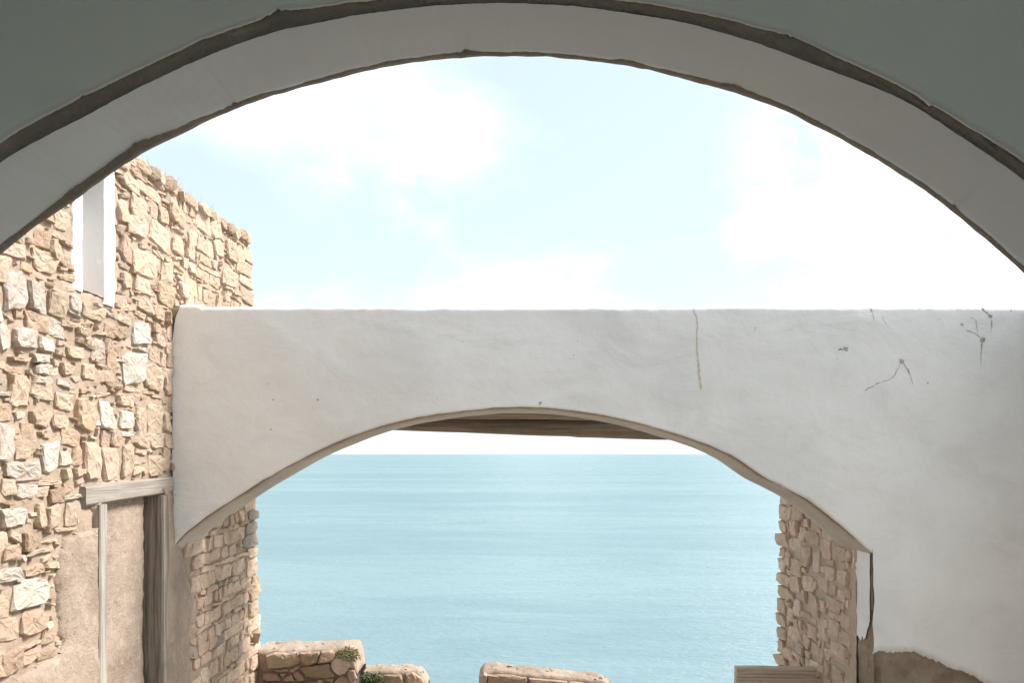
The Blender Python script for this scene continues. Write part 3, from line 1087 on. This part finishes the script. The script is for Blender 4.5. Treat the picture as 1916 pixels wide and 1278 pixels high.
th = lambda a, b_: (lambda t_: (a + (b_ - a) * t_) * 0.75)
for pts, wd in (([(1683, 682), (1674, 702), (1664, 711), (1650, 714), (1636, 721), (1618, 731)], th(1.2, 2.4)),
                ([(1690, 680), (1700, 692), (1704, 705), (1708, 722)], th(3.0, 0.8)),
                ([(1836, 577), (1848, 588), (1853, 594)], th(3.0, 4.0)), ([(1855, 600), (1855, 610), (1853, 624)], th(2.2, 0.6)),
                ([(1806, 618), (1825, 625), (1838, 636)], th(1.0, 3.0)), ([(1838, 637), (1836, 655), (1836, 686)], th(4.0, 0.5)),
                ([(1815, 594), (1825, 600), (1828, 620)], th(0.8, 1.6)), ([(1628, 577), (1632, 590), (1634, 598)], th(1.8, 0.8)),
                ([(1649, 585), (1652, 600), (1658, 608)], th(0.8, 0.6)), ([(1412, 612), (1411, 622)], th(1.2, 0.6))):
    link('crack', *ribbon(pts, wd), M_CRACK, mw)
for cx, cy, rx, ry, s in ((1582, 653, 5, 5, 1), (1572, 654, 4.5, 2.2, 2), (1687, 676, 6, 5.5, 3), (1853, 593, 5, 4.5, 4), (1838, 636, 5.5, 5, 5), (1799, 608, 3.5, 3.2, 6)):
    link('plaster_chip', *blob(cx, cy, rx, ry, s), M_CRACK, mw)
hole = []
for cx, cy, r, s in ((1011, 755, 3.6, 1), (1081, 638, 1.2, 2), (1074, 665, 1.2, 3), (866, 639, 1.3, 4), (507, 804, 2.4, 5), (595, 748, 2.6, 6), (511, 748, 2.0, 7), (1566, 671, 1.3, 8), (1720, 578, 1.4, 9),
                    (1757, 597, 1.2, 10), (1892, 581, 1.4, 11), (1736, 717, 1.8, 12), (501, 718, 1.3, 13)):
    link('pock_mark', *blob(cx, cy, r, r, s + 40), M_CRACK, mw)
link('rust_streak', *ribbon([(1298, 577), (1302, 592), (1305, 606), (1304, 625), (1304, 645), (1306, 665), (1308, 690), (1310, 708), (1312, 729)], lambda t_: 2.0 if t_ < .6 else 3.6), M_RUST, mw)

# right-hand wall of the courtyard, just inside the right edge of the frame
rw = thing('courtyard_wall', 'white plastered side wall meeting the arched wall at the right edge', 'wall', (3.85, 5.4, 0))
XRW = at(1924, 0, DM)[0]
rows = [[(XRW + 0.01 * fbm(y, z, 3, 3), y, z) for y in np.linspace(4.9, 6.03, 24)] for z in np.linspace(-0.05, EZ + 1.11, 24)]
v, f = merge(grid(rows), box(XRW + .02, XRW + .35, 4.9, 6.5, -.05, EZ + 1.105))
link('plaster', v, f, M_PLASTER, rw)

# ================================================================== FAR BAY: right pier, roof, parapets
pier = thing('stone_pier', 'shaded flat stone pier standing at the right side of the sea opening', 'pier', (WR, 7.1, 0))


def rframe(u, v_, d):
    return (WR - 0.013 - d, u, EZ + v_)


RP = Wall(rframe, 6.2, 8.3, -2.6, 1.0)
rnd = random.Random(5)
pend = lambda v_: 7.98 + 0.03 * (-v_) + .02 * noise.noise(Vector((v_ * 3, 1, 1)))
RP.block_if(lambda u, v_: u > pend(v_) + .04 or v_ > .32 or u < 6.33)


def tone_r(u):
    k = rnd.random()
    return vary(TONES['dust' if k < .62 else 'shadeliftdark'], rnd, .06)


v_ = -2.5
while v_ < .3:
    hh = rnd.uniform(.10, .17)
    ww = rnd.uniform(.18, .34)
    RP.put(pend(v_) - ww, pend(v_) + rnd.uniform(-.012, .012), v_ + .006, v_ + hh - .006, rnd.uniform(.02, .05), tone_r(8), .5, rnd=rnd)
    v_ += hh
for (n, a0, a1, b0, b1, fr) in ((1500, .16, .30, .11, .19, .93), (3500, .10, .2, .07, .14, .88), (6000, .05, .12, .04, .09, .82)):
    for k in range(n):
        u, v_ = rnd.uniform(6.3, 8.0), rnd.uniform(-2.5, .3)
        h = rnd.uniform(.014, .034) if u > 7.2 else rnd.uniform(.012, .028)
        RP.put(u, u + rnd.uniform(a0, a1), v_, v_ + rnd.uniform(b0, b1), h, tone_r(u), fr, rnd=rnd, expo=3.2)
rows = []
for z in np.linspace(-2.62, .45, 110):
    r = [rframe(u, z, 0.010 * fbm(u * 5, z * 4, 1, 4) + .008 * fbm(u * 16, z * 9, 3, 3) + (.003 if u < 7.0 else 0)) for u in np.linspace(6.24, pend(z) - .03, 70)]
    e = r[-1]
    r.append((e[0] + .5, e[1] + .02, e[2]))
    rows.append(r)
rows.append([(p_[0] + .4, p_[1], p_[2] + .02) for p_ in rows[-1]])
v, f = grid(rows)
M_PIER = mud_mat("pinkish_mud_mortar", (0.47, 0.37, 0.295), (0.55, 0.44, 0.36), (0.61, 0.50, 0.42), 0.9)
link('mortar_bed', v, f, M_PIER, pier)
RP.build(pier, 290, 5, deep=.04)

# roof over the far bay: logs from wall to wall with boards on them
roof = thing('bay_canopy', 'dark timber roof edge of logs and boards seen under the crown of the arch', 'canopy', (0, 7.3, EZ + 0.3))
xl, xr = -W - .1, WR + .15
D7 = 7.75
zl = at(0, 802, D7)[1]
zr = at(0, 836, D7)[1]
RL = 0.088
sag = lambda t_: 0.020 * math.sin(math.pi * (t_ - .12) * 1.15) * (1 if t_ < .6 else .6) + .008 * math.sin(t_ * 9)
link('log', *log((xl, D7, zl + RL + .000), (xr, D7, zr + RL + .026), RL + .02, 2, 60, 18, sag, .08, .34), M_DARKWOOD, roof)
for yv, s in ((6.78, 4), (7.26, 6)):
    link('log', *log((xl, yv, EZ + 0.40), (xr, yv, EZ + 0.37), 0.07, s, 40, 12, None, .12), M_DARKWOOD, roof)
nb = 27
for k in range(nb):
    xa0 = xl + .05 + (xr - xl - .1) * k / nb
    xb0 = xl + .05 + (xr - xl - .1) * (k + 1) / nb - rnd.uniform(.006, .014)
    tz = EZ + 0.375 + .06 - .05 * k / nb + rnd.uniform(-.004, .004)
    bv, bf = rough_beam(((xa0 + xb0) / 2, 6.72 if xb0 < 0.85 else 7.55, tz + .03), ((xa0 + xb0) / 2, 8.15 + rnd.uniform(-.04, .04), tz - .02), (1, 0, 0), (0, 0, 1), (xb0 - xa0) / 2, .014, k * 3.1, 6, .003)  # right boards start late, an unseen gap letting sun bounce off the bay floor
    link('plank', bv, bf, M_BOARD, roof, smooth=False)


def rubble_lump(c, r, rr):
    rows = []
    sx, sy, sz = rr.uniform(.8, 1.6), rr.uniform(.7, 1.2), rr.uniform(.5, .9)
    for a in (-70, -25, 25, 70):
        rows.append([(c[0] + r * sx * math.cos(math.radians(a)) * math.cos(t_) * rr.uniform(.8, 1.1), c[1] + r * sy * math.cos(math.radians(a)) * math.sin(t_) * rr.uniform(.8, 1.1),
                      c[2] + r * sz * math.sin(math.radians(a)) * rr.uniform(.8, 1.1)) for t_ in np.linspace(0, 2 * math.pi, 7)[:-1]])
    v, f = grid(rows, True)
    f += [tuple(range(6))[::-1], tuple(range(18, 24))]
    return v, f


def low_wall(name, label, outline, D, thick, stones, group, floor_z=-0.1, mat=None, top_round=.05):
    root = thing(name, label, 'wall', (at(outline[0][0], 0, D)[0], D, 0), group)
    ox_, oz_ = zip(*[at(x, y, D) for x, y in outline])
    fn = lambda x: float(np.interp(x, ox_, oz_))
    xs0 = np.linspace(at(outline[0][0], 0, D)[0], at(outline[-1][0], 0, D)[0], 60)
    rows = []
    for i, x in enumerate(xs0):
        zt = fn(x)
        e = min(i, len(xs0) - 1 - i) / 2.0
        sq = 0.025 * max(0, 1 - e)
        col = []
        for z in np.linspace(floor_z, zt - .03, 16):
            col.append((x, D + sq + 0.014 * fbm(x * 7, z * 7, D, 5), z))
        for q in np.linspace(0, 1, 9):
            col.append((x, D + .012 + sq + (thick - sq * 2) * q, zt + (0.0 if 0 < q < 1 else -.008) + 0.020 * fbm(x * 7, q * 5, D, 5) + .010 * abs(fbm(x * 24, q * 12, D + 2, 3)) - .01 * q))
        col.append((x, D + thick + .01, floor_z))
        rows.append(col)
    v, f = grid(rows)
    n = len(rows[0])
    f += [tuple(range(n)), tuple(range((len(rows) - 1) * n, len(rows) * n))[::-1]]
    link('mortar_bed', v, f, mat or M_MUDPALE, root)
    wl = Wall(lambda u, v_, d: (u, D - d, EZ + v_), -6, 6, -3, 1)
    for poly, h, tn in stones:
        pts = [((x - CX) / F * D, (HY - y) / F * D) for x, y in poly]
        # add a mid point on every long side so that the outline can waver
        res = []
        for a, b_ in zip(pts, pts[1:] + pts[:1]):
            res.append(a)
            if math.hypot(a[0] - b_[0], a[1] - b_[1]) > .09:
                res.append(((a[0] + b_[0]) / 2 + rnd.uniform(-.004, .004), (a[1] + b_[1]) / 2 + rnd.uniform(-.004, .004)))
        wl.stones.append((res, h, vary(TONES[tn], rnd, .06)))
    wl.build(root, 290, int(D * 100), deep=.05)
    V, Fc, T = [], [], []
    for k in range(int(9 * (xs0[-1] - xs0[0]) / .9) + 3):
        x, y = rnd.uniform(xs0[1], xs0[-2]), D + rnd.uniform(.03, thick - .03)
        r = rnd.uniform(.006, .026)
        sv, sf = rubble_lump((x, y, fn(x) - r * .05), r, rnd)
        b0 = len(V)
        V += sv
        Fc += [tuple(i + b0 for i in q) for q in sf]
        T += [(*vary(TONES[rnd.choice(('cream', 'pink'))], rnd), 1.0)] * len(sv)
    tag(link('loose_rubble', V, Fc, M_STONE, root, smooth=False, tones=T), kind='stuff')
    return root


def zpx(pts, s=9.58, ox=480, oy=1180):
    return [(ox + x / s, oy + y / s) for x, y in pts]


PS = [(zpx([(195, 440), (330, 395), (560, 420), (740, 400), (800, 520), (760, 590), (600, 640), (400, 665), (240, 650)]), .05, 'pink'),
      (zpx([(790, 400), (980, 395), (1130, 380), (1140, 440), (1100, 560), (960, 610), (880, 580), (820, 520)]), .055, 'tan'),
      (zpx([(1180, 370), (1320, 365), (1400, 400), (1390, 530), (1250, 570), (1130, 570), (1145, 470)]), .05, 'tan'),
      (zpx([(1350, 560), (1430, 490), (1700, 490), (1690, 620), (1600, 760), (1500, 800), (1390, 730), (1340, 640)]), .05, 'dust'),
      (zpx([(790, 660), (960, 625), (1310, 590), (1340, 690), (1410, 790), (1400, 835), (1150, 850), (880, 815)]), .045, 'brown'),
      (zpx([(670, 760), (745, 715), (840, 800), (880, 890), (760, 905), (700, 850)]), .045, 'tan'),
      (zpx([(130, 760), (380, 760), (450, 860), (430, 890), (200, 910), (120, 850)]), .05, 'brown'),
      (zpx([(310, 700), (570, 685), (585, 730), (380, 748)]), .03, 'tan'),
      (zpx([(430, 770), (545, 760), (510, 825), (465, 832)]), .03, 'pink'),
      (zpx([(600, 690), (780, 622), (790, 655), (660, 750), (600, 752)]), .03, 'tan'),
      (zpx([(500, 850), (640, 765), (695, 880), (690, 905), (520, 905)]), .04, 'tan'),
      (zpx([(1420, 900), (1530, 805), (1640, 830), (1640, 1000), (1400, 1000)]), .05, 'tan'),
      (zpx([(1110, 872), (1200, 872), (1190, 965), (1110, 965)]), .035, 'pink'),
      (zpx([(1230, 862), (1400, 852), (1390, 908), (1220, 915)]), .035, 'tan'),
      (zpx([(740, 925), (1090, 905), (1090, 1060), (760, 1060)]), .045, 'brown'),
      (zpx([(120, 930), (420, 925), (440, 1060), (110, 1060)]), .045, 'tan'), (zpx([(460, 925), (720, 925), (730, 1060), (470, 1060)]), .045, 'pink'),
      (zpx([(1220, 930), (1390, 925), (1390, 1060), (1200, 1060)]), .045, 'brown'), (zpx([(1660, 700), (1760, 720), (1800, 860), (1680, 900), (1640, 800)]), .035, 'tan'),
      (zpx([(1690, 540), (1760, 560), (1770, 680), (1670, 670)]), .03, 'cream')]
GRP = 'low broken parapet walls above the sea'
low_wall('low_wall', 'low stone parapet with a flat mud top at the foot of the left wall', [(478, 1219), (500, 1220), (560, 1221), (600, 1219), (640, 1217), (657, 1220), (663, 1236), (668, 1262)], 8.0, .50, PS, GRP)
low_wall('low_wall', 'lowest stub of parapet with a leafy bush at its corner beside the flat topped one', [(655, 1262), (680, 1258), (700, 1257), (760, 1257), (782, 1258), (790, 1266), (799, 1284)], 8.35, .30,
         [([(705, 1264), (750, 1262), (758, 1275), (752, 1295), (705, 1295)], .05, 'brown'), ([(760, 1262), (772, 1258), (790, 1268), (796, 1295), (764, 1295)], .06, 'tan'),
          ([(672, 1268), (700, 1266), (702, 1295), (670, 1295)], .04, 'brown')], GRP)
low_wall('low_wall', 'stub of parapet sloping down to the right in the middle of the sea opening', [(896, 1268), (903, 1258), (930, 1256), (1000, 1264), (1080, 1271), (1130, 1277), (1146, 1290)], 8.3, .36,
         [([(898, 1266), (906, 1259), (912, 1262), (908, 1290), (897, 1292)], .05, 'tan'), ([(912, 1262), (950, 1263), (985, 1268), (992, 1295), (910, 1295)], .05, 'brown'),
          ([(990, 1269), (1060, 1275), (1070, 1295), (996, 1295)], .05, 'tan'), ([(1065, 1276), (1130, 1284), (1130, 1296), (1072, 1296)], .05, 'pink')], GRP)
DB = 7.05
low_wall('low_wall', 'short stone stub under the grooved timber beside the right pier', [(1381, 1279), (1400, 1277), (1470, 1277), (1540, 1277)], DB + .04, .14,
         [([(1381, 1279), (1398, 1279), (1400, 1300), (1380, 1300)], .03, 'brown')], GRP)
# grooved timber lying on the stub
tb = []
zt, zb = at(0, 1248, DB)[1], at(0, 1279.5, DB)[1]
x0, x1 = at(1377, 0, DB)[0], at(1541, 0, DB)[0]
rows = []
nsec = 46
for i in range(40):
    q = i / 39
    r = []
    for k in range(nsec):
        s = k / (nsec - 1)
        z = zb + (zt - zb) * s
        gro = 0.007 * abs(math.sin(s * 5 * math.pi)) ** .4
        xe = x0 + (x1 - x0 - .07 * (1 - s)) * q + (.01 * fbm(s * 6, 3, q, 3) if q in (0, 1) else 0)
        r.append((xe, DB - .03 - gro + .004 * fbm(xe * 2.5, z * 30, 2, 3), z - .006 * q + .004 * fbm(xe * 3, 1, 2, 3) * s))
    for dy in (.0, .03, .05):
        r.append((r[nsec - 1][0], DB + dy, r[nsec - 1][2] - .004))
    r.append((r[0][0], DB + .05, r[0][2]))
    rows.append(r)
v, f = grid(rows, True)
n = len(rows[0])
f += [tuple(range(n))[::-1], tuple(range(39 * n, 40 * n))]
tag(link('timber_beam', v, f, M_BEAM, smooth=False), 'weathered pale brown grooved timber lying on a stub beside the right pier', 'timber', None, 'thing')


# ================================================================== PLANTS
def leaf_clump(name, label, c, rx, ry, rz, n, ls, mat, seed, stem_mat):
    rr = random.Random(seed)
    root = thing(name, label, 'plant', (c[0], c[1], c[2] - rz))
    V, Fc = [], []
    for k in range(n):
        d = Vector((rr.gauss(0, 1), rr.gauss(0, 1), rr.gauss(0, 1))).normalized() * rr.random() ** .4
        p0 = Vector((c[0] + d.x * rx, c[1] + d.y * ry, c[2] + d.z * rz))
        a = Vector((rr.gauss(0, 1), rr.gauss(0, 1), rr.gauss(.4, 1))).normalized()
        b_ = a.cross(Vector((rr.gauss(0, 1), rr.gauss(0, 1), rr.gauss(0, 1)))).normalized()
        L, Wd = ls * rr.uniform(.6, 1.3), ls * rr.uniform(.22, .4)
        i0 = len(V)
        V += [p0, p0 + a * L * .5 + b_ * Wd, p0 + a * L, p0 + a * L * .5 - b_ * Wd]
        Fc.append((i0, i0 + 1, i0 + 2, i0 + 3))
    tag(link('leaves', V, Fc, mat, root, smooth=False), kind='stuff')
    V, Fc = [], []
    for k in range(9):
        e = Vector((c[0] + rr.uniform(-rx, rx) * .7, c[1] + rr.uniform(-ry, ry) * .6, c[2] + rr.uniform(0, rz) * .7))
        lv, lf = log((c[0] + rr.uniform(-.02, .02), c[1], c[2] - rz), e, .003, k, 4, 5)
        b0 = len(V)
        V += lv
        Fc += [tuple(i + b0 for i in q) for q in lf]
    link('stems', V, Fc, stem_mat, root)


c = at(652, 1228, 7.98)
leaf_clump('plant', 'dry yellow green tuft on the right end of the flat topped parapet', (c[0], 7.98, c[1]),     .115, .07, .085, 560, .028, M_LEAFY, 3, M_DRY)
c = at(690, 1274, 8.25)
leaf_clump('plant', 'small green leafy bush low between the flat topped parapet and the next stub', (c[0], 8.25, c[1]), .17, .07, .075, 620, .032, M_LEAF, 4, M_DRY)

# dry grass along the broken top of the left wall
rr = random.Random(8)
V, Fc = [], []
for k in range(420):
    u = rr.choice((rr.uniform(5.6, 7.4), rr.gauss(6.3, .35)))
    base = Vector((-W + rr.uniform(-.2, .0), u, EZ + vtop(u) + .015))
    tip = base + Vector((rr.gauss(0, .03), rr.gauss(.0, .035), rr.uniform(.03, .11)))
    wv_ = Vector((rr.gauss(0, 1), rr.gauss(0, 1), 0)).normalized() * .0018
    i0 = len(V)
    V += [base - wv_, base + wv_, tip]
    Fc.append((i0, i0 + 1, i0 + 2))
tag(link('dry_grass', V, Fc, M_DRY, smooth=False), kind='stuff')
V, Fc = [], []
c = at(512, 578, 6.05)
for k in range(5):
    base = Vector((c[0] + rr.uniform(-.01, .01), 6.05, c[1] - .01))
    tip = base + Vector((rr.gauss(0, .012), 0, rr.uniform(.015, .04)))
    i0 = len(V)
    V += [base - Vector((.0016, 0, 0)), base + Vector((.0016, 0, 0)), tip]
    Fc.append((i0, i0 + 1, i0 + 2))
tag(link('grass_sprig', V, Fc, M_DRY, smooth=False), 'tiny dry sprig on the top edge of the white courtyard wall', 'plant', None, 'thing')
